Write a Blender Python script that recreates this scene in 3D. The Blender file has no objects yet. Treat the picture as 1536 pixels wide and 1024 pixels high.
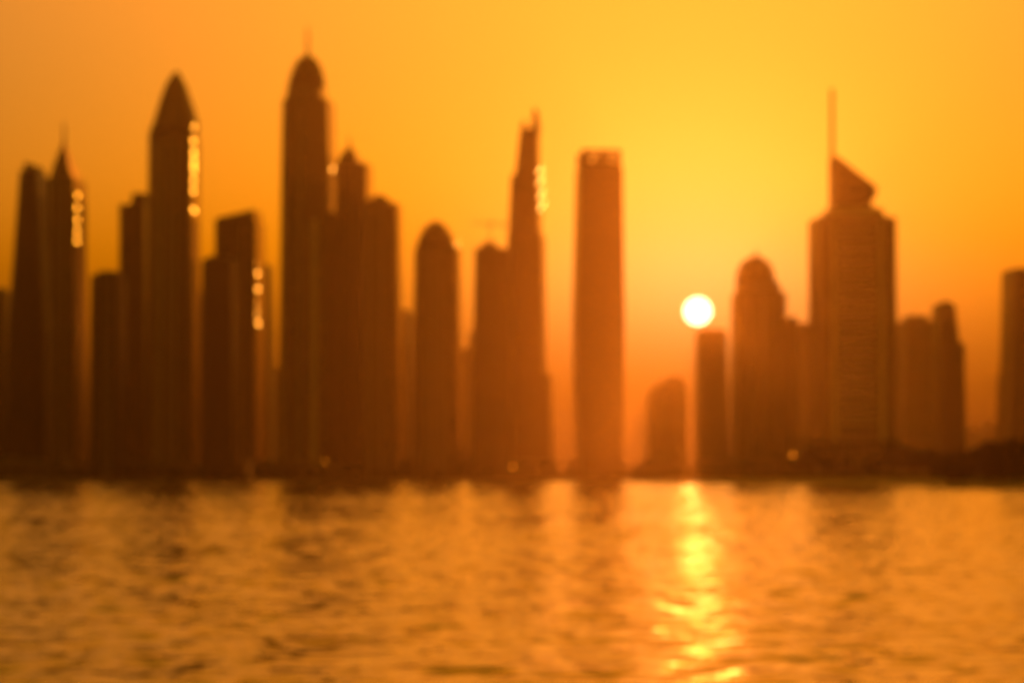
import bpy, bmesh, math, random
import numpy as np
from mathutils import Vector, Matrix

# ------------------------------------------------------------------ camera, sky, sun, exposure
sc = bpy.context.scene
COL = sc.collection
R = math.radians
CAM_H = 4.0
FPX = 4355.0                      # focal length in pixels of the 1536 px wide photograph
PITCH = math.atan((715 - 512) / FPX)
cd = bpy.data.cameras.new('camera')
cd.sensor_width = 36
cd.lens = 36 * FPX / 1536
cd.clip_start = 0.1
cd.clip_end = 60000
cd.dof.use_dof = True
cd.dof.focus_distance = 9.0
cd.dof.aperture_fstop = 2.75
cam = bpy.data.objects.new('camera', cd)
COL.objects.link(cam)
cam.location = (0, 0, CAM_H)
cam.rotation_euler = (R(90) + PITCH, 0, 0)
sc.camera = cam

SUN_AZ = math.atan((1047 - 768) / FPX)            # clockwise from +Y
SUN_EL = PITCH + math.atan((512 - 467) / FPX)
SUN = Vector((math.sin(SUN_AZ) * math.cos(SUN_EL), math.cos(SUN_AZ) * math.cos(SUN_EL), math.sin(SUN_EL)))

w = bpy.data.worlds.new('World')
sc.world = w
w.use_nodes = True
nt = w.node_tree
nt.nodes.clear()
N = nt.nodes.new
L = nt.links.new
out = N('ShaderNodeOutputWorld')
bg = N('ShaderNodeBackground')
bg.inputs['Strength'].default_value = 0.1
sky = N('ShaderNodeTexSky')
sky.sky_type = 'NISHITA'
sky.sun_disc = False
sky.sun_elevation = SUN_EL
sky.sun_rotation = SUN_AZ
sky.altitude = 0
sky.air_density = 1.6
sky.dust_density = 6.0
sky.ozone_density = 1.0


def wmath(op, a, b=None, clamp=False):
    n = N('ShaderNodeMath'); n.operation = op; n.use_clamp = clamp
    for i, v in enumerate((a, b)):
        if v is None: continue
        if isinstance(v, (int, float)): n.inputs[i].default_value = v
        else: L(v, n.inputs[i])
    return n.outputs[0]


def wmix(kind, fac, a, b):
    n = N('ShaderNodeMix'); n.data_type = 'RGBA'; n.blend_type = kind
    n.clamp_factor = False
    if isinstance(fac, (int, float)): n.inputs[0].default_value = fac
    else: L(fac, n.inputs[0])
    for i, v in ((6, a), (7, b)):
        if isinstance(v, tuple): n.inputs[i].default_value = (*v, 1)
        else: L(v, n.inputs[i])
    return n.outputs[2]


geo = N('ShaderNodeNewGeometry')
inc = N('ShaderNodeVectorMath'); inc.operation = 'SCALE'; inc.inputs['Scale'].default_value = -1
L(geo.outputs['Incoming'], inc.inputs[0])
dot = N('ShaderNodeVectorMath'); dot.operation = 'DOT_PRODUCT'
L(inc.outputs[0], dot.inputs[0]); dot.inputs[1].default_value = SUN
ang = wmath('MULTIPLY', wmath('ARCCOSINE', wmath('MINIMUM', dot.outputs['Value'], 0.9999999)), 180 / math.pi)   # degrees from the sun
sep = N('ShaderNodeSeparateXYZ'); L(inc.outputs[0], sep.inputs[0])
elev = wmath('MULTIPLY', wmath('ARCSINE', sep.outputs['Z']), 180 / math.pi)
# the dusty air filters the whole sky a little and adds an aureole round the sun
low0 = N('ShaderNodeMapRange'); low0.interpolation_type = 'SMOOTHSTEP'
L(elev, low0.inputs['Value']); low0.inputs['From Min'].default_value = 0.5; low0.inputs['From Max'].default_value = 6.0
up = N('ShaderNodeMapRange'); up.interpolation_type = 'SMOOTHSTEP'
L(elev, up.inputs['Value']); up.inputs['From Min'].default_value = 7.0; up.inputs['From Max'].default_value = 20.0
base = wmix('MULTIPLY', 1.0, sky.outputs[0], wmix('MIX', up.outputs[0], (0.79, 0.69, 0.54), (2.3, 1.25, 0.05)))
base = wmix('MULTIPLY', 1.0, base, wmix('MIX', low0.outputs[0], (0.5, 0.55, 0.2), (1.0, 1.0, 1.0)))
lobe = wmath('POWER', 2.718281828, wmath('MULTIPLY', wmath('POWER', wmath('DIVIDE', ang, 3.0), 1.5), -1.0))
east = N('ShaderNodeMapRange'); east.interpolation_type = 'SMOOTHSTEP'
L(ang, east.inputs['Value']); east.inputs['From Min'].default_value = 30.0; east.inputs['From Max'].default_value = 90.0
base = wmix('MULTIPLY', 1.0, base, wmix('MIX', east.outputs[0], (1.0, 1.0, 1.0), (1.05, 0.68, 0.4)))
low = N('ShaderNodeMapRange'); low.interpolation_type = 'SMOOTHSTEP'
L(elev, low.inputs['Value']); low.inputs['From Min'].default_value = 1.5; low.inputs['From Max'].default_value = 4.6
low.inputs['To Min'].default_value = 0.06
lobe = wmath('MULTIPLY', lobe, low.outputs[0])
allc = wmix('ADD', 1.0, base, wmix('MIX', lobe, (0, 0, 0), (3.4, 3.0, 1.5)))
disc = wmath('MULTIPLY', wmath('LESS_THAN', ang, 0.266), 80.0)
discc = wmix('MIX', disc, (0, 0, 0), (1.0, 0.84, 0.40))
allc = wmix('ADD', 1.0, allc, discc)
L(allc, bg.inputs['Color'])
L(bg.outputs[0], out.inputs['Surface'])

sl = bpy.data.lights.new('sun', 'SUN')
sl.energy = 0.5
sl.angle = R(0.53)
sl.color = (1.0, 0.26, 0.02)
so = bpy.data.objects.new('sun', sl)
COL.objects.link(so)
so.rotation_euler = SUN.to_track_quat('Z', 'Y').to_euler()
so.location = (0, 0, 600)

vs = sc.view_settings
vs.view_transform = 'Standard'
vs.look = 'None'
vs.exposure = 0.0
vs.gamma = 1.0
sc.cycles.use_denoising = True
sc.cycles.use_adaptive_sampling = False
sc.cycles.max_bounces = 5
sc.cycles.diffuse_bounces = 2
sc.cycles.glossy_bounces = 3
sc.cycles.transmission_bounces = 2
sc.cycles.volume_bounces = 1
sc.cycles.sample_clamp_indirect = 3.8
sc.cycles.sample_clamp_direct = 3.8
rng = random.Random(7)

# ------------------------------------------------------------------ helpers
def ray(x, y):
    c = Vector(((x - 768) / FPX, 1.0, (512 - y) / FPX))
    return Matrix.Rotation(PITCH, 3, 'X') @ c


def at(x, y, D):
    """the world point that stands at distance D (along +Y) behind pixel x, y of the photograph"""
    r = ray(x, y)
    return Vector((r.x / r.y * D, D, CAM_H + r.z / r.y * D))


def px(D):
    return D / FPX                # metres per photograph pixel at D


def tag(o, label=None, cat=None, group=None, kind=None):
    if label: o['label'] = label
    if cat: o['category'] = cat
    if group: o['group'] = group
    if kind: o['kind'] = kind
    return o


def empty(name, loc, rz=0):
    o = bpy.data.objects.new(name, None)
    COL.objects.link(o)
    o.location = loc
    o.rotation_euler = (0, 0, rz)
    o.empty_display_size = 5
    return o


def mesh_obj(name, verts, faces, mat, parent=None, smooth=False):
    """verts in the parent's own space"""
    me = bpy.data.meshes.new(name)
    me.from_pydata([tuple(v) for v in verts], [], faces)
    me.materials.append(mat)
    if smooth:
        me.polygons.foreach_set('use_smooth', [True] * len(me.polygons))
    me.update()
    o = bpy.data.objects.new(name, me)
    COL.objects.link(o)
    o.parent = parent
    return o


def nodes_mat(name):
    m = bpy.data.materials.new(name)
    m.use_nodes = True
    return m, m.node_tree, m.node_tree.nodes['Principled BSDF']


def mat_facade(name, glass, wall, floor_h=3.8, bay=4.2, glass_part=0.62, rough=0.16, wall_rough=0.45):
    """storeys of windows between slabs and piers, in the object's own metres"""
    m, t, b = nodes_mat(name)
    n = t.nodes.new; l = t.links.new
    tc = n('ShaderNodeTexCoord')
    s = n('ShaderNodeSeparateXYZ'); l(tc.outputs['Object'], s.inputs[0])
    def mt(op, a, c):
        q = n('ShaderNodeMath'); q.operation = op
        for i, v in enumerate((a, c)):
            if isinstance(v, (int, float)): q.inputs[i].default_value = v
            else: l(v, q.inputs[i])
        return q.outputs[0]
    fz = mt('FRACT', mt('DIVIDE', s.outputs['Z'], floor_h), 0)
    xy = mt('ADD', s.outputs['X'], mt('MULTIPLY', s.outputs['Y'], 1.0))
    fx = mt('FRACT', mt('DIVIDE', xy, bay), 0)
    win = mt('MULTIPLY', mt('LESS_THAN', fz, glass_part), mt('LESS_THAN', fx, 0.78))
    no = n('ShaderNodeTexNoise'); no.inputs['Scale'].default_value = 0.12
    l(tc.outputs['Object'], no.inputs['Vector'])
    mx = n('ShaderNodeMix'); mx.data_type = 'RGBA'
    l(win, mx.inputs[0])
    mx.inputs[6].default_value = (*wall, 1); mx.inputs[7].default_value = (*glass, 1)
    vary = n('ShaderNodeMix'); vary.data_type = 'RGBA'; vary.blend_type = 'MULTIPLY'; vary.inputs[0].default_value = 0.5
    l(mx.outputs[2], vary.inputs[6]); l(no.outputs['Color'], vary.inputs[7])
    l(vary.outputs[2], b.inputs['Base Color'])
    l(mt('ADD', mt('MULTIPLY', win, rough - wall_rough), wall_rough), b.inputs['Roughness'])
    b.inputs['IOR'].default_value = 1.5
    l(mt('MULTIPLY', win, 0.6), b.inputs['Coat Weight']); b.inputs['Coat Roughness'].default_value = 0.2; b.inputs['Coat IOR'].default_value = 1.7
    return m


def mat_plain(name, col, rough=0.7, metal=0.0, noise=0.35, scale=0.3, emit=None):
    m, t, b = nodes_mat(name)
    n = t.nodes.new; l = t.links.new
    no = n('ShaderNodeTexNoise'); no.inputs['Scale'].default_value = scale; no.inputs['Detail'].default_value = 6
    tc = n('ShaderNodeTexCoord'); l(tc.outputs['Object'], no.inputs['Vector'])
    mx = n('ShaderNodeMix'); mx.data_type = 'RGBA'
    l(no.outputs['Fac'], mx.inputs[0])
    mx.inputs[6].default_value = (*[c * (1 - noise) for c in col], 1)
    mx.inputs[7].default_value = (*[min(1, c * (1 + noise)) for c in col], 1)
    l(mx.outputs[2], b.inputs['Base Color'])
    b.inputs['Roughness'].default_value = rough
    b.inputs['Metallic'].default_value = metal
    if emit:
        b.inputs['Emission Color'].default_value = (*emit[0], 1)
        b.inputs['Emission Strength'].default_value = emit[1]
    return m


M = {}
M['blue_glass'] = mat_facade('blue_glass_facade', (0.03, 0.035, 0.04), (0.16, 0.15, 0.14), rough=0.16)
M['bronze_glass'] = mat_facade('bronze_glass_facade', (0.04, 0.03, 0.025), (0.20, 0.16, 0.12), 3.6, 3.4, 0.7)
M['sand'] = mat_facade('sand_render_facade', (0.03, 0.03, 0.03), (0.34, 0.28, 0.21), 3.5, 5.0, 0.5)
M['pale'] = mat_facade('pale_concrete_facade', (0.04, 0.04, 0.045), (0.40, 0.36, 0.30), 3.6, 4.5, 0.5)
M['dark_glass'] = mat_facade('dark_glass_facade', (0.02, 0.02, 0.022), (0.08, 0.075, 0.07), 4.0, 3.0, 0.8)
M['roof'] = mat_plain('roof_metal', (0.16, 0.14, 0.12), 0.45, 0.3)
M['concrete'] = mat_plain('concrete', (0.30, 0.26, 0.21), 0.75)
M['pale_concrete'] = mat_plain('pale_concrete', (0.42, 0.38, 0.32), 0.7)
M['white_paint'] = mat_plain('white_painted_concrete', (0.78, 0.74, 0.66), 0.6, 0, 0.08)
M['bright_flank'] = mat_plain('bright_flank_bronze', (0.62, 0.40, 0.22), 0.2, 0.85, 0.12, 0.08)  # flank brightness put into the material: paler and more mirror-like than the fronts
M['steel'] = mat_plain('painted_steel', (0.22, 0.20, 0.18), 0.4, 0.5)
M['pane'] = mat_plain('gold_glint_pane', (0.88, 0.80, 0.12), 0.07, 1.0, 0.05)  # for the added glint panes; gold puts the warm glint tint into the colour
M['pane'].node_tree.nodes['Principled BSDF'].inputs['Specular Tint'].default_value = (1.0, 0.95, 0.15, 1)
M['lamp'] = mat_plain('lamp_glow', (0.8, 0.6, 0.3), 0.5, 0, 0.1, 0.3, ((1.0, 0.26, 0.01), 17.0))
M['bark'] = mat_plain('bark', (0.09, 0.065, 0.045), 0.9, 0, 0.4, 1.5)
M['leaf'] = mat_plain('dark_leaves', (0.020, 0.026, 0.012), 0.95, 0, 0.5, 0.5)
M['leaf'].node_tree.nodes['Principled BSDF'].inputs['IOR'].default_value = 1.25
M['leaf2'] = mat_plain('dusty_leaves', (0.075, 0.075, 0.035), 0.7, 0, 0.5, 0.5)


def ring(cx, cy, hx, hy, z, shape, zs=0.0, n=24):
    pts = []
    if shape == 'rect':
        q = [(-1, -1), (1, -1), (1, 1), (-1, 1)]
    elif shape == 'chamfer':
        c = 0.72
        q = [(-c, -1), (c, -1), (1, -c), (1, c), (c, 1), (-c, 1), (-1, c), (-1, -c)]
    else:
        e = {'round': 1.0, 'soft': 0.55}[shape]
        q = []
        for i in range(n):
            a = 2 * math.pi * (i + 0.5) / n
            ca, sa = math.cos(a), math.sin(a)
            q.append((math.copysign(abs(ca) ** e, ca), math.copysign(abs(sa) ** e, sa)))
    return [Vector((cx + hx * a, cy + hy * b, z + zs * hx * a)) for a, b in q]


def loft(name, rings, mat, parent, smooth=False, flank=None):
    n = len(rings[0])
    v = [p for r in rings for p in r]
    f = []
    for k in range(len(rings) - 1):
        for i in range(n):
            j = (i + 1) % n
            f.append((k * n + i, k * n + j, (k + 1) * n + j, (k + 1) * n + i))
    f.append(tuple(range(n))[::-1])
    f.append(tuple((len(rings) - 1) * n + i for i in range(n)))
    o = mesh_obj(name, v, f, mat, parent, smooth)
    if flank is not None:                  # right flank's sky sheen put in by a brighter, metallic material
        o.data.materials.append(M['bright_flank'])
        for k in range(len(rings) - 1):
            o.data.polygons[k * n + flank].material_index = 1
    return o


def box_vf(c, h):
    x, y, z = c; a, b, d = h
    v = [Vector((x + i * a, y + j * b, z + k * d)) for k in (-1, 1) for j in (-1, 1) for i in (-1, 1)]
    f = [(0, 2, 3, 1), (4, 5, 7, 6), (0, 1, 5, 4), (2, 6, 7, 3), (0, 4, 6, 2), (1, 3, 7, 5)]
    return v, f


def box(name, c, h, mat, parent):
    v, f = box_vf(c, h)
    return mesh_obj(name, v, f, mat, parent)


def boxes(name, lst, mat, parent):
    V = []; F = []
    for c, h in lst:
        v, f = box_vf(c, h)
        F += [tuple(i + len(V) for i in q) for q in f]; V += v
    return mesh_obj(name, V, F, mat, parent)


def strut(name, a, b, r, mat, parent, n=6, r2=None):
    a = Vector(a); b = Vector(b); r2 = r if r2 is None else r2
    d = (b - a).normalized()
    u = d.orthogonal().normalized(); w_ = d.cross(u)
    rs = []
    for p, rr in ((a, r), (b, r2)):
        rs.append([p + (u * math.cos(2 * math.pi * i / n) + w_ * math.sin(2 * math.pi * i / n)) * rr for i in range(n)])
    return loft(name, rs, mat, parent)


class Tower:
    """a skyscraper whose front stands at distance D; sections are given by the pixels they reach in the photo"""
    def __init__(s, name, label, x0, D, depth, group='skyscrapers of the hazy skyline', yaw=None):
        s.D = D; s.depth = depth; s.ground = 2.5
        p = at(x0, 700, D)
        yaw0 = yaw
        if yaw is None: yaw = -4.0 - (D % 70) / 35 if x0 < 860 else 4.0 + (D % 70) / 35
        s.yaw = R(yaw)
        s.o = empty(name, (p.x, D + depth / 2, s.ground), s.yaw)
        tag(s.o, label, 'skyscraper', group)
        s.x0 = p.x
        s.segs = []
        s.shiny = yaw0 is not None and x0 < 760

    def pt(s, x, y, dy=0.0):
        p = at(x, y, s.D)
        return Vector((p.x - s.x0, dy - s.depth / 2, p.z - s.ground))

    def part(s, name, prof, mat, shape='rect', slope=0, dscale=None, yoff=0, smooth=False):
        """prof: (y, xl, xr[, depth factor]) from the bottom up; y None is the ground"""
        rs = []
        for q in prof:
            y, xl, xr = q[:3]
            g = 4.2 if xr - xl > 14 else 1.0
            xl -= g; xr += g; y = None if y is None else y - 2.0
            ds = q[3] if len(q) > 3 else 1.0
            if y is None:
                a = s.pt(xl, 690); b = s.pt(xr, 690); z = -1.0
            else:
                a = s.pt(xl, y); b = s.pt(xr, y); z = a.z
            last = slope if q is prof[-1] else 0
            w_ = b.x - a.x; hw = w_ / 2; cx = (a.x + b.x) / 2
            if shape in ('rect', 'chamfer'):       # the silhouette is the front plus the flank that shows
                th = abs(s.yaw + math.atan((s.x0 + cx) / s.D))
                hw = max(w_ * 0.3, (w_ - s.depth * ds * math.sin(th) * (1 if shape == 'rect' else 0.75)) / math.cos(th)) / 2
            s.segs.append((z, cx, hw, s.depth / 2 * ds))
            rs.append(ring(cx, yoff, hw, s.depth / 2 * ds, z, shape, last))
        fl = {'rect': 1, 'chamfer': 2}.get(shape) if s.shiny else None
        return loft(name, rs, mat, s.o, smooth, fl)

    def mast(s, x, y0, y1, r, name='spire'):
        a = s.pt(x, y0); b = s.pt(x, y1)
        return strut(name, (a.x, 0, a.z - 1), (b.x, 0, b.z), r, M['steel'], s.o, 8, r * 0.45)

    def piers(s, xs, y0, y1, wpx, mat, out_=0.9, name='pilaster'):
        for x in xs:
            a = s.pt(x, y1); b = s.pt(x, 690)
            zb = -1.0 if y0 is None else s.pt(x, y0).z
            box(name, ((a.x), -s.depth / 2 - out_ / 2 + 0.1, (a.z + zb) / 2), (wpx * px(s.D) / 2, out_ / 2 + 0.1, (a.z - zb) / 2), mat, s.o)

    def glints(s, lst, wm=2.0, hm=4.2, name='glint_pane'):
        """mirror panes added off the right flank near pixels x, y, sized and turned to glint"""
        seg = sorted(s.segs)
        for x, y, k in lst:
            z = s.pt(x, y).z
            cx, hw, hd = [float(np.interp(z, [q[0] for q in seg], [q[i] for q in seg])) for i in (1, 2, 3)]
            Rz = Matrix.Rotation(s.yaw, 3, 'Z')
            az = math.atan(s.o.location.x / s.D)
            off = math.pi / 2 + (SUN_AZ + az) / 2 - (math.pi / 2 - s.yaw)
            P0 = s.o.location + Vector((0, 0, z))
            tc = (Vector((0, 0, CAM_H)) - P0).normalized()
            off = 1.5 + min(34.0, wm * k / max(0.02, (tc + SUN).normalized().dot(tc))) / 2 * abs(math.sin(off))
            best = None
            for t_ in range(-9, 10):
                c = Vector((cx + hw + off, hd * t_ / 10, z))
                P = Rz @ c + s.o.location
                xx = 768 + P.x / P.y * FPX
                if best is None or abs(xx - x) < best[0]: best = (abs(xx - x), c, P)
            c, P = best[1], best[2]
            n = ((Vector((0, 0, CAM_H)) - P).normalized() + SUN).normalized()  # halfway between camera and sun, so the added pane flashes
            u = Vector((0, 0, 1)).cross(n).normalized(); v = n.cross(u)
            W = min(34.0, wm * k / max(0.02, n.dot((Vector((0, 0, CAM_H)) - P).normalized()))) / 2; H = hm / 2
            u = Rz.inverted() @ u; v = Rz.inverted() @ v; n = Rz.inverted() @ n
            vs_ = []
            for d in (0.0, -0.12):
                for a, b in ((-W, -H), (W, -H), (W, H), (-W, H)):
                    vs_.append(c + u * a + v * b + n * d)
            mesh_obj(name, vs_, [(0, 1, 2, 3), (7, 6, 5, 4), (0, 4, 5, 1), (1, 5, 6, 2), (2, 6, 7, 3), (3, 7, 4, 0)], M['pane'], s.o)


# ------------------------------------------------------------------ water and land
SHORE = [(-2600, 2470), (-900, 2500), (-420, 2470), (-380, 2510), (-100, 2540), (20, 2480), (70, 2450), (102, 2350),
         (112, 1900), (138, 1500), (160, 1240), (172, 1040), (185, 980), (240, 940), (420, 930), (900, 1000), (2600, 1100)]


def land_height(X, Y):
    P = np.array(SHORE, float)
    d = np.full(X.shape, 1e9)
    for i in range(len(P) - 1):
        a, b = P[i], P[i + 1]
        ab = b - a
        t = np.clip(((X - a[0]) * ab[0] + (Y - a[1]) * ab[1]) / (ab @ ab), 0, 1)
        d = np.minimum(d, np.hypot(X - a[0] - t * ab[0], Y - a[1] - t * ab[1]))
    ys = np.interp(X, P[:, 0], P[:, 1])
    sd = np.where(Y > ys, d, -d)
    h = np.interp(sd, [-60, 0, 6, 30, 120, 400], [-1.5, 0.0, 1.4, 2.2, 2.5, 2.5])
    bump = 0.35 * np.sin(X * 0.09 + Y * 0.031) * np.sin(Y * 0.05 - X * 0.02)
    rise = np.clip((X - 100) / 60, 0, 1) * np.clip((2300 - Y) / 200, 0, 1)      # the spit is a low dune
    h = h + np.clip(sd / 40, 0, 1) * (0.4 * bump + 1.6 * rise * np.clip(sd / 70, 0, 1))
    return h


def shore_y(xp):
    P = np.array(SHORE, float)
    D = 2500.0
    for _ in range(4):
        D = float(np.interp(at(xp, 700, D).x, P[:, 0], P[:, 1]))
    return D


xs = np.concatenate([np.arange(-2400, 60, 30), np.arange(60, 260, 4), np.arange(260, 2401, 30)])
ys = np.concatenate([np.arange(860, 2600, 8), np.arange(2600, 3901, 50)])
X, Y = np.meshgrid(xs, ys)
Z = land_height(X, Y)
nx, ny = len(xs), len(ys)
verts = np.stack([X.ravel(), Y.ravel(), Z.ravel()], 1)
idx = np.arange(nx * ny).reshape(ny, nx)
faces = np.stack([idx[:-1, :-1].ravel(), idx[:-1, 1:].ravel(), idx[1:, 1:].ravel(), idx[1:, :-1].ravel()], 1)
M['sand_ground'] = mat_plain('sand_ground', (0.42, 0.34, 0.24), 0.95, 0, 0.4, 0.05)
land = mesh_obj('ground', verts.tolist(), faces.tolist(), M['sand_ground'], None, True)
tag(land, kind='structure')


def water_mat():
    m, t, b = nodes_mat('sea_water')
    n = t.nodes.new; l = t.links.new
    b.inputs['Base Color'].default_value = (0.012, 0.014, 0.010, 1)
    b.inputs['IOR'].default_value = 1.333
    b.inputs['Roughness'].default_value = 0.06
    tc = n('ShaderNodeTexCoord')
    no = n('ShaderNodeTexNoise'); no.inputs['Scale'].default_value = 5.0; no.inputs['Detail'].default_value = 3
    l(tc.outputs['Object'], no.inputs['Vector'])
    bp = n('ShaderNodeBump'); bp.inputs['Strength'].default_value = 1.0; bp.inputs['Distance'].default_value = 0.002
    l(no.outputs['Fac'], bp.inputs['Height'])
    l(bp.outputs[0], b.inputs['Normal'])
    return m


M['water'] = water_mat()
# one sheet; inside the bay in front of the camera it carries real waves (a sum of wind waves)
NC = 460
rows = [-300, -100, 0, 12]
d = 24.0
while d < 2600:
    rows.append(d); d += max(0.13, d * 0.0013)
rows += [2620, 3000, 3450, 3900]
rows = np.array(rows)
u = np.linspace(-1, 1, NC)
half = 0.205 * np.clip(rows, 24, 2620) + 14
XX = half[:, None] * u[None, :]
outer = np.array([1.15, 1.6, 2400.0])
XL = np.stack([np.full(len(rows), -2400.0), -(half + (2400 - half) * .2), -(half + (2400 - half) * .03)], 1)
XX = np.concatenate([XL, XX, -XL[:, ::-1]], 1)
YY = np.repeat(rows[:, None], XX.shape[1], 1)
wr = np.random.RandomState(5)
ZZ = np.zeros_like(XX)
SIG = 0.082                       # rms slope of the sea
def waves(l0, l1, NW):
    Z_ = np.zeros_like(XX)
    for lam in np.geomspace(l0, l1, NW):
        th = wr.normal(0, 0.85) - 0.05
        k = 2 * np.pi / lam
        a = SIG * math.sqrt(2.0 / NW) / k * wr.uniform(.7, 1.3)
        Z_ += a * np.sin(k * (XX * math.sin(th) + YY * math.cos(th)) + wr.uniform(0, 6.28))
    return Z_


# short wind ripples near the camera, longer seas further out in the bay
wa = np.clip((520 - YY) / 250, 0, 1); wc = np.clip((YY - 1000) / 500, 0, 1); wb = 1 - np.maximum(wa, wc)
ZZ = np.sqrt(wa) * waves(0.5, 5.5, 60) + np.sqrt(wb) * 1.15 * waves(1.6, 5.0, 36) + np.sqrt(wc) * 1.1 * waves(7.0, 17.0, 32)
# gusts: the ripples come and go in patches
gust = 0.95 + 0.16 * np.sin(XX * .045 + 1.2 + 1.5 * np.sin(YY * .011)) * np.sin(YY * .038 + 2.0 * np.sin(XX * .02)) \
    + 0.14 * np.sin(XX * .16 + YY * .09) * np.sin(YY * .13 - 1)
fade = np.clip((YY - 14) / 30, 0, 1) * np.clip((2600 - YY) / 60, 0, 1)
edge = np.ones(XX.shape[1]); edge[:3] = 0; edge[-3:] = 0; edge[3:23] = np.linspace(0, 1, 20); edge[-23:-3] = np.linspace(1, 0, 20)
ZZ = ZZ * gust * fade * edge[None, :]
nr, ncol = XX.shape
me = bpy.data.meshes.new('water')
idx = np.arange(nr * ncol, dtype=np.int32).reshape(nr, ncol)
fc = np.stack([idx[:-1, :-1], idx[:-1, 1:], idx[1:, 1:], idx[1:, :-1]], -1).reshape(-1, 4)
me.vertices.add(nr * ncol)
me.vertices.foreach_set('co', np.stack([XX, YY, ZZ], -1).astype(np.float32).ravel())
me.loops.add(fc.size)
me.loops.foreach_set('vertex_index', fc.ravel())
me.polygons.add(len(fc))
me.polygons.foreach_set('loop_start', np.arange(0, fc.size, 4, dtype=np.int32))
me.polygons.foreach_set('use_smooth', np.ones(len(fc), dtype=bool))
me.materials.append(M['water'])
me.update(calc_edges=True)
sea = bpy.data.objects.new('water', me)
COL.objects.link(sea)
tag(sea, kind='structure')

# ------------------------------------------------------------------ skyline, left to right
t = Tower('skyscraper', 'plain dark tower cut by the left edge of the photo', 4, 2700, 40)
t.part('shaft', [(None, -16, 14), (438, -15, 13)], M['dark_glass'])
t.part('roof_plant', [(438, -8, 4, .5), (432, -8, 4, .5)], M['roof'])

t = Tower('skyscraper', 'very dark tower tapering to a slanted top, left of the needle spired tower', 45, 2560, 45)
t.part('shaft', [(None, 3, 70), (500, 9, 70), (258, 27, 60)], M['dark_glass'], 'chamfer')
t.part('crown', [(258, 33, 58, .9), (246, 34, 56, .85)], M['roof'], 'chamfer', slope=-0.35)

t = Tower('spired_skyscraper', 'slim tower with a steep pyramid roof and needle spire near the left edge', 88, 2640, 52, yaw=-4.4)
t.part('shaft', [(None, 67, 121), (268, 68, 119)], M['pale'])
t.part('roof', [(268, 73, 113, .8), (250, 77, 104, .6), (212, 88, 91, .08)], M['roof'])
t.mast(89.5, 216, 178, 1.5)
t.piers([73], None, 272, 9, M['white_paint'])
t.piers([88, 100], None, 272, 3.2, M['pale_concrete'])
t.glints([(115, y, 1.0) for y in (292, 311, 329, 346, 361)], wm=3.0, hm=2.7)

t = Tower('skyscraper', 'short blocky tower with a level roof, right of the needle spired tower', 157, 2520, 40)
t.part('shaft', [(None, 133, 181), (414, 136, 181)], M['bronze_glass'])
t.part('roof_plant', [(414, 146, 172, .5), (407, 146, 172, .5)], M['roof'])
t.piers([160, 168], None, 418, 3, M['concrete'])

t = Tower('skyscraper', 'stepped dark tower standing against the left flank of the ogive topped tower', 200, 2760, 42)
t.part('shaft', [(None, 178, 224), (308, 179, 222)], M['blue_glass'])
t.part('upper_storeys', [(308, 197, 222, .8), (291, 198, 222, .8)], M['blue_glass'])

t = Tower('skyscraper', 'tall tower with a pointed ogive crown and sun glints down its right side', 254, 2600, 60, yaw=-4.4)
t.part('shaft', [(None, 215, 292), (340, 220, 291), (202, 221, 291)], M['sand'], 'chamfer')
t.part('crown', [(202, 224, 284, .95), (186, 230, 286, .9), (166, 236, 282, .8), (144, 242, 275, .65), (122, 249, 268, .42), (103, 257, 261, .08)], M['roof'], 'soft', smooth=True)
t.piers([242], None, 212, 10, M['pale_concrete'])
t.piers([257, 268], None, 212, 4, M['pale_concrete'])
t.glints([(280, 190, .7), (278, 211, 1), (278, 229, 1.4), (277, 243, 1.8), (277, 254, 2.6), (277, 270, 1.0), (277, 286, .9), (277, 315, 1.6)], wm=2.4, hm=3.0)

t = Tower('skyscraper', 'low dark block of a tower in front of the slant roofed tower', 327, 2460, 35)
t.part('shaft', [(None, 301, 352), (390, 304, 350)], M['dark_glass'])
t.part('roof_plant', [(390, 312, 336, .5), (384, 313, 335, .5)], M['roof'])

t = Tower('skyscraper', 'broad tower with a roof slanting up to the right, left of the tall domed tower', 352, 2660, 50, yaw=-4.4)
t.part('shaft', [(None, 321, 390), (332, 323, 390)], M['blue_glass'])
t.part('crown', [(332, 325, 386, .95), (322, 325, 386, .95)], M['roof'], slope=0.22)
t.piers([366, 374], None, 338, 3, M['concrete'])
t.glints([(384, y, k) for y, k in ((398, .4), (411, 1.1), (434, 1.5), (455, .4), (470, .5), (485, .9))], wm=2.6, hm=2.7)

t = Tower('skyscraper', 'thin distant tower seen in the gap left of the tall domed tower', 400, 2980, 34)
t.part('shaft', [(None, 391, 409), (398, 392, 406)], M['pale'])

for x0, x1, yt, D, lab in ((285, 307, 442, 3300, 'faint low tower behind the gap right of the ogive topped tower'),
                           (397, 425, 556, 3350, 'faint low tower behind the gap left of the tallest domed tower'),
                           (605, 628, 480, 3300, 'faint low tower behind the gap left of the round domed tower'),
                           (484, 510, 560, 3400, 'faint low tower far behind, between the tallest tower and the pyramid capped tower')):
    t = Tower('skyscraper', lab, (x0 + x1) / 2, D, 34)
    t.part('shaft', [(None, x0, x1), (yt + 3, x0, x1)], M['pale'])
    t.part('roof_plant', [(yt + 3, x0 + 5, x1 - 5, .5), (yt - 2, x0 + 5, x1 - 5, .5)], M['roof'])

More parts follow.
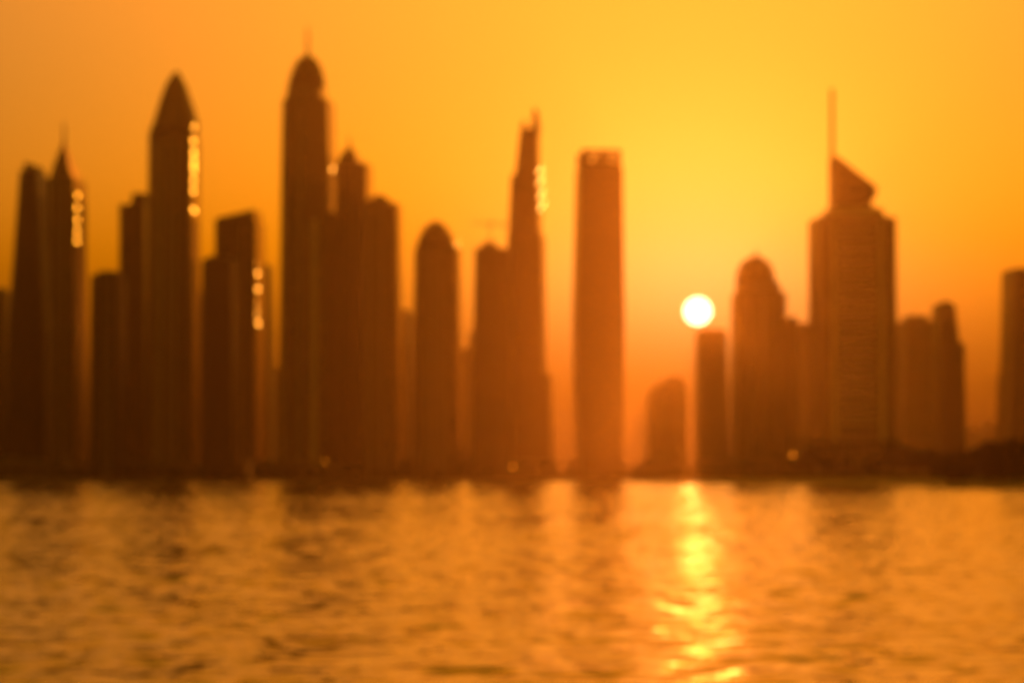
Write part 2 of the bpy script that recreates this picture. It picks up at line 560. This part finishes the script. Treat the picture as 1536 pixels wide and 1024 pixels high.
t = Tower('domed_skyscraper', 'tallest tower, with a pointed dome and thin mast on top', 454, 2620, 52, yaw=-4.2)
t.part('shaft', [(None, 419, 498), (250, 423, 498), (150, 425, 496)], M['sand'], 'rect')
t.part('dome_drum', [(150, 430, 482, .9), (128, 432, 482, .88)], M['pale'], 'chamfer')
t.part('dome', [(128, 433, 481, .85), (112, 436, 479, .8), (98, 441, 475, .68), (87, 447, 469, .48), (78, 456, 461, .12)], M['roof'], 'round', smooth=True)
t.mast(458.5, 82, 34, 1.6)
t.piers([430, 454], None, 156, 5, M['pale_concrete'])
t.piers([475], None, 330, 9, M['white_paint'])
t.part('annex', [(None, 486, 516, .5), (318, 487, 514, .5)], M['sand'], yoff=6)
t.glints([(491, 252, .5), (491, 264, .5), (491, 278, .5), (491, 292, .4)])
t.glints([(497, 253, .7)])

t = Tower('spired_skyscraper', 'tower with a pyramid cap just right of the tallest domed tower', 523, 2640, 44, yaw=-4.2)
t.part('shaft', [(None, 505, 554), (246, 506, 553)], M['bronze_glass'])
t.part('roof', [(246, 508, 539, .9), (232, 513, 533, .55), (218, 521, 524, .08)], M['roof'])
t.mast(522, 222, 200, 1.3)
t.piers([514, 533], None, 250, 3, M['concrete'])
t.glints([(549, 256, .7)])

t = Tower('skyscraper', 'tower with a rounded cap standing right of the pyramid capped tower', 565, 2560, 44, yaw=-4.2)
t.part('shaft', [(None, 543, 600), (306, 546, 597)], M['sand'], 'chamfer')
t.part('cap', [(306, 549, 583, .9), (298, 555, 579, .7), (291, 563, 572, .3)], M['roof'], 'round', smooth=True)
t.piers([556, 575], None, 312, 4, M['concrete'])

t = Tower('skyscraper', 'narrow tower with visible storey lines behind the gap left of the round domed tower', 602, 2800, 36)
t.part('shaft', [(None, 594, 617), (466, 595, 614)], M['pale'])
for k in range(24):
    a = t.pt(603, 472 + k * 6.2)
    box('balcony', (a.x, -t.depth / 2 - 0.8, a.z), (4.8, 0.85, 0.5), M['pale_concrete'], t.o)

t = Tower('domed_skyscraper', 'mid height tower with a smooth round dome, left of the crane', 652, 2560, 44, yaw=-4.2)
t.part('shaft', [(None, 621, 689), (372, 625, 687)], M['sand'], 'chamfer')
t.part('dome', [(372, 627, 677, .95), (358, 630, 675, .9), (346, 636, 669, .75), (336, 643, 662, .5), (330, 651, 655, .15)], M['roof'], 'round', smooth=True)
t.piers([638, 652, 666], None, 380, 4, M['concrete'])
t.glints([(680, 366, .25), (683, 386, .12)])

t = Tower('skyscraper', 'short distant tower in the gap between the round domed tower and the crane tower', 703, 3050, 34)
t.part('shaft', [(None, 690, 716), (524, 692, 714)], M['pale'])
t.part('upper_storeys', [(524, 704, 714, .6), (498, 705, 714, .6)], M['pale'])

t = Tower('skyscraper', 'square shouldered tower under a crane, left of the jagged stepped tower', 740, 2540, 42)
t.part('shaft', [(None, 712, 768), (374, 716, 766)], M['bronze_glass'])
t.part('roof_plant', [(374, 722, 750, .7), (363, 728, 742, .6)], M['roof'])

c = empty('tower_crane', at(735, 364, 2565)); c.location.z += 0.0
tag(c, 'thin crane with a level jib on the roof beside the jagged stepped tower', 'crane')
zc = at(735, 336, 2565).z - c.location.z
for sx in (-1, 1):
    for sy in (-1, 1):
        strut('mast_leg', (sx * .9, sy * .9, -1), (sx * .9, sy * .9, zc + 4), .16, M['steel'], c)
for i in range(7):
    z0 = zc * i / 7; z1 = zc * (i + 1) / 7
    strut('brace', (-.9, -.9, z0), (.9, -.9, z1), .1, M['steel'], c)
jib = boxes('jib', [((-2.0 + 0.2, sy * .8, zc), (15.5, .16, .16)) for sy in (-1, 1)] + [((-2.0, 0, zc + 1.6), (14.5, .16, .16))], M['steel'], c)
for i in range(11):
    strut('lattice_bar', (-16 + i * 2.9, -.8, zc), (-16 + i * 2.9 + 1.4, 0, zc + 1.6), .1, M['steel'], jib)
box('counterweight', (13, 0, zc - 1.3), (1.5, .7, 1.2), M['concrete'], c)
box('cab', (1.8, -1.1, zc - 1.2), (.8, .8, 1.0), M['steel'], c)

t = Tower('skyscraper', 'jagged stepped tower narrowing to a forked tip, with the brightest sun glint', 792, 2600, 60, yaw=-3.9)
t.part('podium', [(None, 762, 830, 1.1), (562, 763, 826, 1.1)], M['bronze_glass'])
t.part('shaft', [(562, 764, 817), (352, 766, 815)], M['bronze_glass'])
t.part('middle_storeys', [(352, 767, 810, .96), (264, 771, 808, .96)], M['bronze_glass'])
t.part('upper_storeys', [(264, 777, 807, .7), (192, 785, 806, .6)], M['bronze_glass'])
t.part('fin', [(194, 783, 790, .6), (179, 785, 789, .6)], M['roof'])
t.part('fin', [(194, 799, 811, .6), (162, 801, 807, .5)], M['roof'])
t.mast(803.5, 170, 156, 1.2)
t.glints([(808, 256, .7), (808, 272, 1.2), (808, 291, 4.0), (808, 309, .9)], wm=2.4, hm=9.6)

t = Tower('skyscraper', 'flat sided slab tower with an open frame crown, first tower left of the sun', 898, 2540, 44)
t.part('shaft', [(None, 871, 930), (600, 865, 933), (470, 863, 934), (252, 868, 931)], M['dark_glass'])
t.part('parapet', [(252, 872, 927, .92), (245, 872, 927, .92)], M['roof'])
for x in (873, 881, 901, 909, 926):
    for ys_ in (-1, 1):
        a = t.pt(x, 252); b = t.pt(x, 224)
        box('crown_post', (a.x, ys_ * t.depth * .42, (a.z + b.z) / 2), (1.9, 1.5, (b.z - a.z) / 2), M['steel'], t.o)
a = t.pt(873, 226); b = t.pt(926, 226)
for ys_ in (-1, 1):
    box('crown_beam', ((a.x + b.x) / 2, ys_ * t.depth * .42, a.z), ((b.x - a.x) / 2 + 2, 1.4, 1.3), M['steel'], t.o)
a = t.pt(899, 252)
box('roof_plant', (a.x + 1, 0, a.z + 4), (5, 7, 6), M['roof'], t.o)

t = Tower('skyscraper', 'lowest tower, its roof rising to the right, below and left of the sun', 1001, 2780, 40)
t.part('shaft', [(None, 974, 1030), (586, 976, 1028)], M['pale'])
t.part('crown', [(586, 980, 1027, .9), (577, 986, 1025, .9)], M['roof'])
t.part('roof_plant', [(577, 1000, 1024, .8), (567, 1001, 1022, .8)], M['roof'])

t = Tower('skyscraper', 'plain square topped tower directly under the sun', 1068, 3400, 40)
t.part('shaft', [(None, 1047, 1090), (499, 1049, 1087)], M['blue_glass'])
t.part('parapet', [(499, 1051, 1085, .9), (495, 1051, 1085, .9)], M['roof'])

t = Tower('domed_skyscraper', 'broad tower with a stepped ribbed dome, right of the sun', 1140, 2580, 50)
t.part('shaft', [(None, 1102, 1180), (440, 1104, 1179)], M['sand'], 'chamfer')
t.mast(1137.5, 384, 368, 1.2, 'finial')
t.part('dome_drum', [(440, 1109, 1172, .92), (424, 1110, 1168, .9)], M['pale'], 'chamfer')
t.part('dome', [(424, 1111, 1163, .85), (410, 1112, 1161, .8), (398, 1116, 1157, .68), (390, 1122, 1151, .5), (383, 1131, 1142, .25)], M['roof'], 'round', smooth=True)
t.part('annex', [(None, 1177, 1199, .8), (476, 1178, 1196, .8)], M['sand'])
t.piers([1119, 1141, 1163], None, 446, 4, M['concrete'])

t = Tower('skyscraper', 'pale distant tower filling the gap left of the wedge topped tower', 1208, 3000, 36)
t.part('shaft', [(None, 1190, 1226), (486, 1190, 1224)], M['pale'])

t = Tower('wedge_topped_skyscraper', 'wide banded tower with a sloping wedge crown and a tall antenna', 1288, 2420, 50)
t.part('shaft', [(None, 1221, 1347), (327, 1221, 1345)], M['sand'])
t.part('cornice', [(327, 1240, 1330, .9), (312, 1244, 1322, .85)], M['white_paint'])
p = t.pt
# wedge crown
prof = [(1253, 312), (1253, 232), (1256, 233), (1316, 279), (1314, 292), (1308, 300), (1309, 312)]
vf = []
for dy in (-t.depth * .3, t.depth * .3):
    for x, y in prof:
        q = p(x, y); vf.append(Vector((q.x, dy, q.z)))
n = len(prof)
mesh_obj('wedge_crown', vf, [tuple(range(n))[::-1], tuple(range(n, 2 * n))] + [(i, (i + 1) % n, n + (i + 1) % n, n + i) for i in range(n)], M['roof'], t.o)
q0 = p(1286, 284)
box('crown_window', (q0.x, -t.depth * .3 - .2, q0.z), (8, .3, 3), M['dark_glass'], t.o)
q0 = p(1252.5, 235); q1 = p(1252.5, 128)
strut('antenna', (q0.x, 0, q0.z - 14), (q1.x, 0, q1.z), 2.0, M['steel'], t.o, 8, 1.5)
q0 = p(1282, 640); q1 = p(1282, 334)
box('balcony_bay', (q0.x, -t.depth / 2 - .6, (q0.z + q1.z) / 2), (29 * px(2420), .6, (q1.z - q0.z) / 2), M['dark_glass'], t.o)
for k in range(27):
    z = q0.z + (q1.z - q0.z) * (k + .5) / 27
    box('balcony', (q0.x, -t.depth / 2 - 1.6, z), (28 * px(2420), 1.2, 1.0), M['white_paint'], t.o)
t.piers([1246, 1318], None, 332, 7, M['white_paint'], 1.6)

t = Tower('skyscraper', 'mid height tower close against the right side of the wedge topped tower', 1376, 2720, 42)
t.part('shaft', [(None, 1348, 1404), (482, 1354, 1402)], M['pale'])
t.part('roof_plant', [(482, 1362, 1392, .6), (474, 1363, 1390, .6)], M['roof'])

t = Tower('skyscraper', 'dark stepped tower with a small rounded top, second from the right edge', 1424, 2500, 40)
t.part('shaft', [(None, 1405, 1450), (516, 1406, 1448)], M['dark_glass'])
t.part('upper_storeys', [(516, 1406, 1440, .9), (462, 1407, 1434, .9)], M['dark_glass'])
t.part('cap', [(462, 1409, 1432, .8), (453, 1414, 1428, .6)], M['roof'], 'soft')

t = Tower('skyscraper', 'dark square topped tower cut by the right edge of the photo', 1530, 2450, 44)
t.part('podium', [(None, 1505, 1572, 1.05), (560, 1507, 1570, 1.05)], M['dark_glass'])
t.part('shaft', [(560, 1511, 1568), (404, 1514, 1566)], M['dark_glass'])

# ------------------------------------------------------------------ low buildings along the far shore
LOW = [  # x0, x1, ytop, D, label
    (-20, 62, 688, 2545, 'low block at the foot of the dark tower on the left edge'),
    (70, 132, 697, 2530, 'low block on the shore below the needle spired tower'),
    (140, 206, 690, 2540, 'low block on the shore below the short blocky tower'),
    (214, 300, 694, 2535, 'long low block on the shore below the ogive topped tower'),
    (306, 372, 689, 2550, 'low block on the shore below the slant roofed tower'),
    (384, 470, 693, 2545, 'long low block on the shore below the tallest domed tower'),
    (478, 560, 698, 2540, 'flat low block on the shore below the pyramid capped tower'),
    (568, 650, 692, 2560, 'low block on the shore below the round domed tower'),
    (672, 744, 680, 2570, 'pale long low block between the round domed tower and the crane tower'),
    (752, 838, 691, 2555, 'low block on the shore below the jagged stepped tower'),
    (850, 940, 694, 2545, 'low block at the foot of the slab tower with a frame crown'),
    (946, 1040, 698, 2535, 'flat low block on the shore below and left of the sun'),
    (1046, 1120, 688, 2540, 'low block at the foot of the square topped tower under the sun'),
    (1126, 1204, 684, 2530, 'low block at the foot of the ribbed dome tower right of the sun'),
]
for x0, x1, yt, D, lab in LOW:
    D = max(D, shore_y((x0 + x1) / 2) + 32)
    o = empty('low_building', (at((x0 + x1) / 2, 700, D).x, D + 14, 1.0))
    tag(o, lab, 'building', 'low buildings along the far shore')
    hw = (x1 - x0) / 2 * px(D); H = at(0, yt, D).z - 1.0
    loft('wall', [ring(0, 0, hw, 12, -1, 'rect'), ring(0, 0, hw, 12, H - 1.2, 'rect')], M['sand'], o)
    loft('roof', [ring(0, 0, hw + .6, 12.6, H - 1.2, 'rect'), ring(0, 0, hw + .6, 12.6, H, 'rect')], M['concrete'], o)
    box('roof_plant', (hw * rng.uniform(-.5, .5), 0, H + 1.2), (hw * .22, 4, 1.4), M['roof'], o)
    for k in range(5):
        wx = hw * (-.8 + .4 * k)
        f = box('window', (wx, -12.1, H * .55), (hw * .13, .2, H * .14), M['steel'], o)
        box('pane', (wx, -12.34, H * .55), (hw * .115, .05, H * .115), M['dark_glass'], f)

# far houses between the last two towers
for x0, x1, yt, lab in ((1448, 1474, 646, 'faint low block far off, right of the dark stepped tower'), (1476, 1504, 638, 'faint low block far off, against the tower on the right edge')):
    D = 3300
    o = empty('low_building', (at((x0 + x1) / 2, 700, D).x, D + 14, 1.0))
    tag(o, lab, 'building', 'far low buildings at right')
    hw = (x1 - x0) / 2 * px(D); H = at(0, yt, D).z - 1.0
    loft('wall', [ring(0, 0, hw, 12, -1, 'rect'), ring(0, 0, hw, 12, H, 'rect')], M['pale'], o)
    box('roof_plant', (0, 0, H + 1.5), (hw * .4, 4, 1.5), M['roof'], o)

# pavilion at the foot of the wedge topped tower
D = 1900
o = empty('pavilion', (at(1280, 700, D).x, D + 15, 3.0))
tag(o, 'dark roofed open pavilion in front of the wedge topped tower', 'building')
hw = 70 * px(D); H = at(0, 660, D).z - 3
box('wall', (0, 4, (H - 8) / 2), (hw * .96, 11, (H - 8) / 2 + 1), M['sand'], o)
box('upper_wall', (0, 6, H - 5.0), (hw * .8, 8, 3.0), M['pale'], o)
box('roof', (0, 0, H - .8), (hw, 16, .8), M['dark_glass'], o)
for k in range(9):
    box('column', (hw * (-.96 + .24 * k), -14.4, (H - 1.6) / 2 - .6), (.6, .6, (H - 1.6) / 2 + .6 - .01), M['concrete'], o)
box('door', (2, -7.2, 2.4), (3, .15, 3.2), M['dark_glass'], o)

# ------------------------------------------------------------------ trees
def crown_mesh(name, seed, rx, rz, n, leaf, mat):
    r = random.Random(seed)
    cl = []
    for _ in range(11):
        a = r.uniform(0, 2 * math.pi); q = r.uniform(0, .72)
        cl.append((q * math.cos(a) * rx, q * math.sin(a) * rx, r.uniform(-.55, .6) * rz, r.uniform(.28, .5)))
    V = []; F = []
    for _ in range(n):
        cx, cy, cz, k = r.choice(cl)
        d = Vector((r.gauss(0, 1), r.gauss(0, 1), r.gauss(0, 1))).normalized() * r.uniform(.55, 1.05) * k
        p0 = Vector((cx + d.x * rx, cy + d.y * rx, cz + d.z * rz))
        u = Vector((r.gauss(0, 1), r.gauss(0, 1), r.gauss(0, 1))).normalized(); v = u.orthogonal().normalized()
        s = leaf * r.uniform(.6, 1.3)
        b = len(V)
        V += [p0 - u * s, p0 + v * s * .55, p0 + u * s, p0 - v * s * .55]
        F.append((b, b + 1, b + 2, b + 3))
    me = bpy.data.meshes.new(name)
    me.from_pydata([tuple(v) for v in V], [], F)
    me.materials.append(mat)
    return me


def trunk_mesh(name, h, r0, seed):
    r = random.Random(seed)
    V = []; F = []
    def tube(a, b, ra, rb, n=7):
        a = Vector(a); b = Vector(b); d = (b - a).normalized(); u = d.orthogonal().normalized(); w_ = d.cross(u)
        s = len(V)
        for p0, rr in ((a, ra), (b, rb)):
            for i in range(n):
                V.append(p0 + (u * math.cos(2 * math.pi * i / n) + w_ * math.sin(2 * math.pi * i / n)) * rr)
        for i in range(n):
            F.append((s + i, s + (i + 1) % n, s + n + (i + 1) % n, s + n + i))
    tube((0, 0, -.5), (0.1, 0, h * .5), r0, r0 * .7)
    for k in range(6):
        a = k * 1.05 + r.uniform(-.3, .3)
        tube((0.1, 0, h * .45), (math.cos(a) * h * .28, math.sin(a) * h * .28, h * r.uniform(.7, .92)), r0 * .5, r0 * .12)
    me = bpy.data.meshes.new(name)
    me.from_pydata([tuple(v) for v in V], [], F)
    me.materials.append(M['bark'])
    return me


CROWNS = [crown_mesh('crown', 10 + i, 1.0, .8, 3200, .12, M['leaf'] if i % 2 == 0 else M['leaf2']) for i in range(4)]
TRUNKS = [trunk_mesh('trunk', 1.0, .045, 30 + i) for i in range(3)]


def tree(xp, ytop, D, wpx, label, group, k, dark=True):
    X0 = at(xp, 700, D).x
    g = float(land_height(np.array([X0]), np.array([float(D)]))[0])
    H = at(xp, ytop, D).z - g
    o = empty('tree', (X0, D, g), rng.uniform(0, 6))
    tag(o, label, 'tree', group)
    tr = bpy.data.objects.new('trunk', TRUNKS[k % 3]); COL.objects.link(tr); tr.parent = o; tr.scale = (H, H, H)
    cr = bpy.data.objects.new('crown', CROWNS[(0 if dark else 1) + 2 * (k % 2)]); COL.objects.link(cr); cr.parent = o
    hw = wpx / 2 * px(D) * (1.25 if dark else 1.0)
    cz = H * .42
    cr.scale = (hw, hw, cz / .8 * 1.0)
    cr.location = (0, 0, H - cz * 1.02)
    return o


# dark grove on the near spit, right edge
for k, (x, y, D, wd, lab) in enumerate([
    (1424, 676, 1120, 44, 'small round black tree at the left end of the dark grove on the right'),
    (1452, 668, 1150, 52, 'black tree second from the left in the dark grove on the right'),
    (1486, 658, 1110, 60, 'broad black tree in the middle of the dark grove on the right'),
    (1520, 649, 1090, 66, 'tallest black tree of the dark grove, cut by the right edge'),
    (1556, 652, 1130, 70, 'black tree beyond the right edge of the dark grove'),
    (1504, 672, 1060, 56, 'lower black tree in front of the tallest one in the dark grove'),
    (1440, 684, 1070, 46, 'low black bush like tree in front of the dark grove, left part'),
]):
    tree(x, y, D, wd, lab, 'dark grove on the near spit', k)
for k, (x, y, D, wd, lab) in enumerate([
    (1212, 666, 1650, 34, 'dark tree beside the left end of the open pavilion'),
    (1240, 676, 1600, 30, 'small dark tree before the left half of the open pavilion'),
    (1338, 656, 1620, 40, 'dark tree rising at the right end of the open pavilion'),
    (1368, 662, 1560, 44, 'dark tree between the open pavilion and the black grove, nearer the pavilion'),
    (1396, 670, 1500, 40, 'dark tree between the open pavilion and the black grove, nearer the grove'),
    (1310, 680, 1500, 28, 'low dark tree before the right half of the open pavilion'),
    (1272, 684, 1480, 24, 'lowest dark tree before the middle of the open pavilion'),
]):
    tree(x, y, D, wd, lab, 'trees round the pavilion', k)
for k in range(44):
    x = 6 + k * 27 + rng.uniform(-9, 9)
    if 1010 < x: continue
    if any(abs(x - q) < 12 for q in (345, 487, 769)): x += 14
    tree(x, rng.uniform(698, 708), shore_y(x) + rng.uniform(10, 24), rng.uniform(12, 20),
         'small dusty tree in the blurred row along the far shore', 'small trees along the far shore', k, False)

# hedges and rocks of the spit
hv = []; hf = []
r = random.Random(3)
for _ in range(9000):
    u = r.random()
    px_ = 1080 + 480 * u
    D = 2000 + (1010 - 2000) * u ** .8 + r.uniform(10, 60)
    X0 = (px_ - 768) / FPX * D
    g = float(np.interp(D, [900, 2600], [3.4, 2.6]))
    p0 = Vector((X0, D, g + abs(r.gauss(0, 1.1))))
    a = Vector((r.gauss(0, 1), r.gauss(0, 1), r.gauss(0, 1))).normalized(); b = a.orthogonal().normalized()
    s = r.uniform(.4, 1.1)
    i = len(hv)
    hv += [p0 - a * s, p0 + b * s * .6, p0 + a * s, p0 - b * s * .6]; hf.append((i, i + 1, i + 2, i + 3))
tag(mesh_obj('scrub', hv, hf, M['leaf2']), 'low dusty scrub covering the bank of the near spit', 'scrub', None, 'stuff')

# ------------------------------------------------------------------ lamps by the water
def lamp(xp, yp, D, label, power=1.0):
    power *= 1.0
    p = at(xp, yp, D)
    g = float(land_height(np.array([p.x]), np.array([float(D)]))[0])
    o = empty('street_lamp', (p.x, D, g))
    tag(o, label, 'street lamp', 'lit lamps along the shore')
    h = p.z - g
    strut('pole', (0, 0, -.5), (0, 0, h), .16, M['steel'], o, 8, .09)
    strut('arm', (0, 0, h - .1), (0, -1.1, h + .2), .07, M['steel'], o)
    s = .55 * power
    loft('lamp_head', [ring(0, -1.2, s * .5, s * .5, h - s * .4, 'round'), ring(0, -1.2, s, s, h, 'round'), ring(0, -1.2, s * .4, s * .4, h + s * .5, 'round')], M['lamp'], o)


lamp(345, 706, shore_y(345) + 6, 'dim lit lamp low on the shore below the slant roofed tower', 1.3)
lamp(487, 692, shore_y(487) + 6, 'dim lit lamp on the shore right of the foot of the tallest tower', 1.3)
lamp(769, 700, shore_y(769) + 6, 'lit lamp on the shore below the jagged stepped tower', 1.7)
lamp(1189, 682, 1950, 'brightest lit lamp, left of the open pavilion', 1.6)

# ------------------------------------------------------------------ haze
m = bpy.data.materials.new('haze')
m.use_nodes = True
t = m.node_tree
t.nodes.clear()
mo = t.nodes.new('ShaderNodeOutputMaterial')
pv = t.nodes.new('ShaderNodeVolumePrincipled')
pv.inputs['Color'].default_value = (0.96, 0.66, 0.42, 1)
pv.inputs['Density'].default_value = 0.000046
pv.inputs['Anisotropy'].default_value = 0.91
t.links.new(pv.outputs[0], mo.inputs['Volume'])
v, f = box_vf((0, 1800, 260), (2410, 2110, 263))
hz = mesh_obj('haze', v, f, m)
tag(hz, kind='stuff')
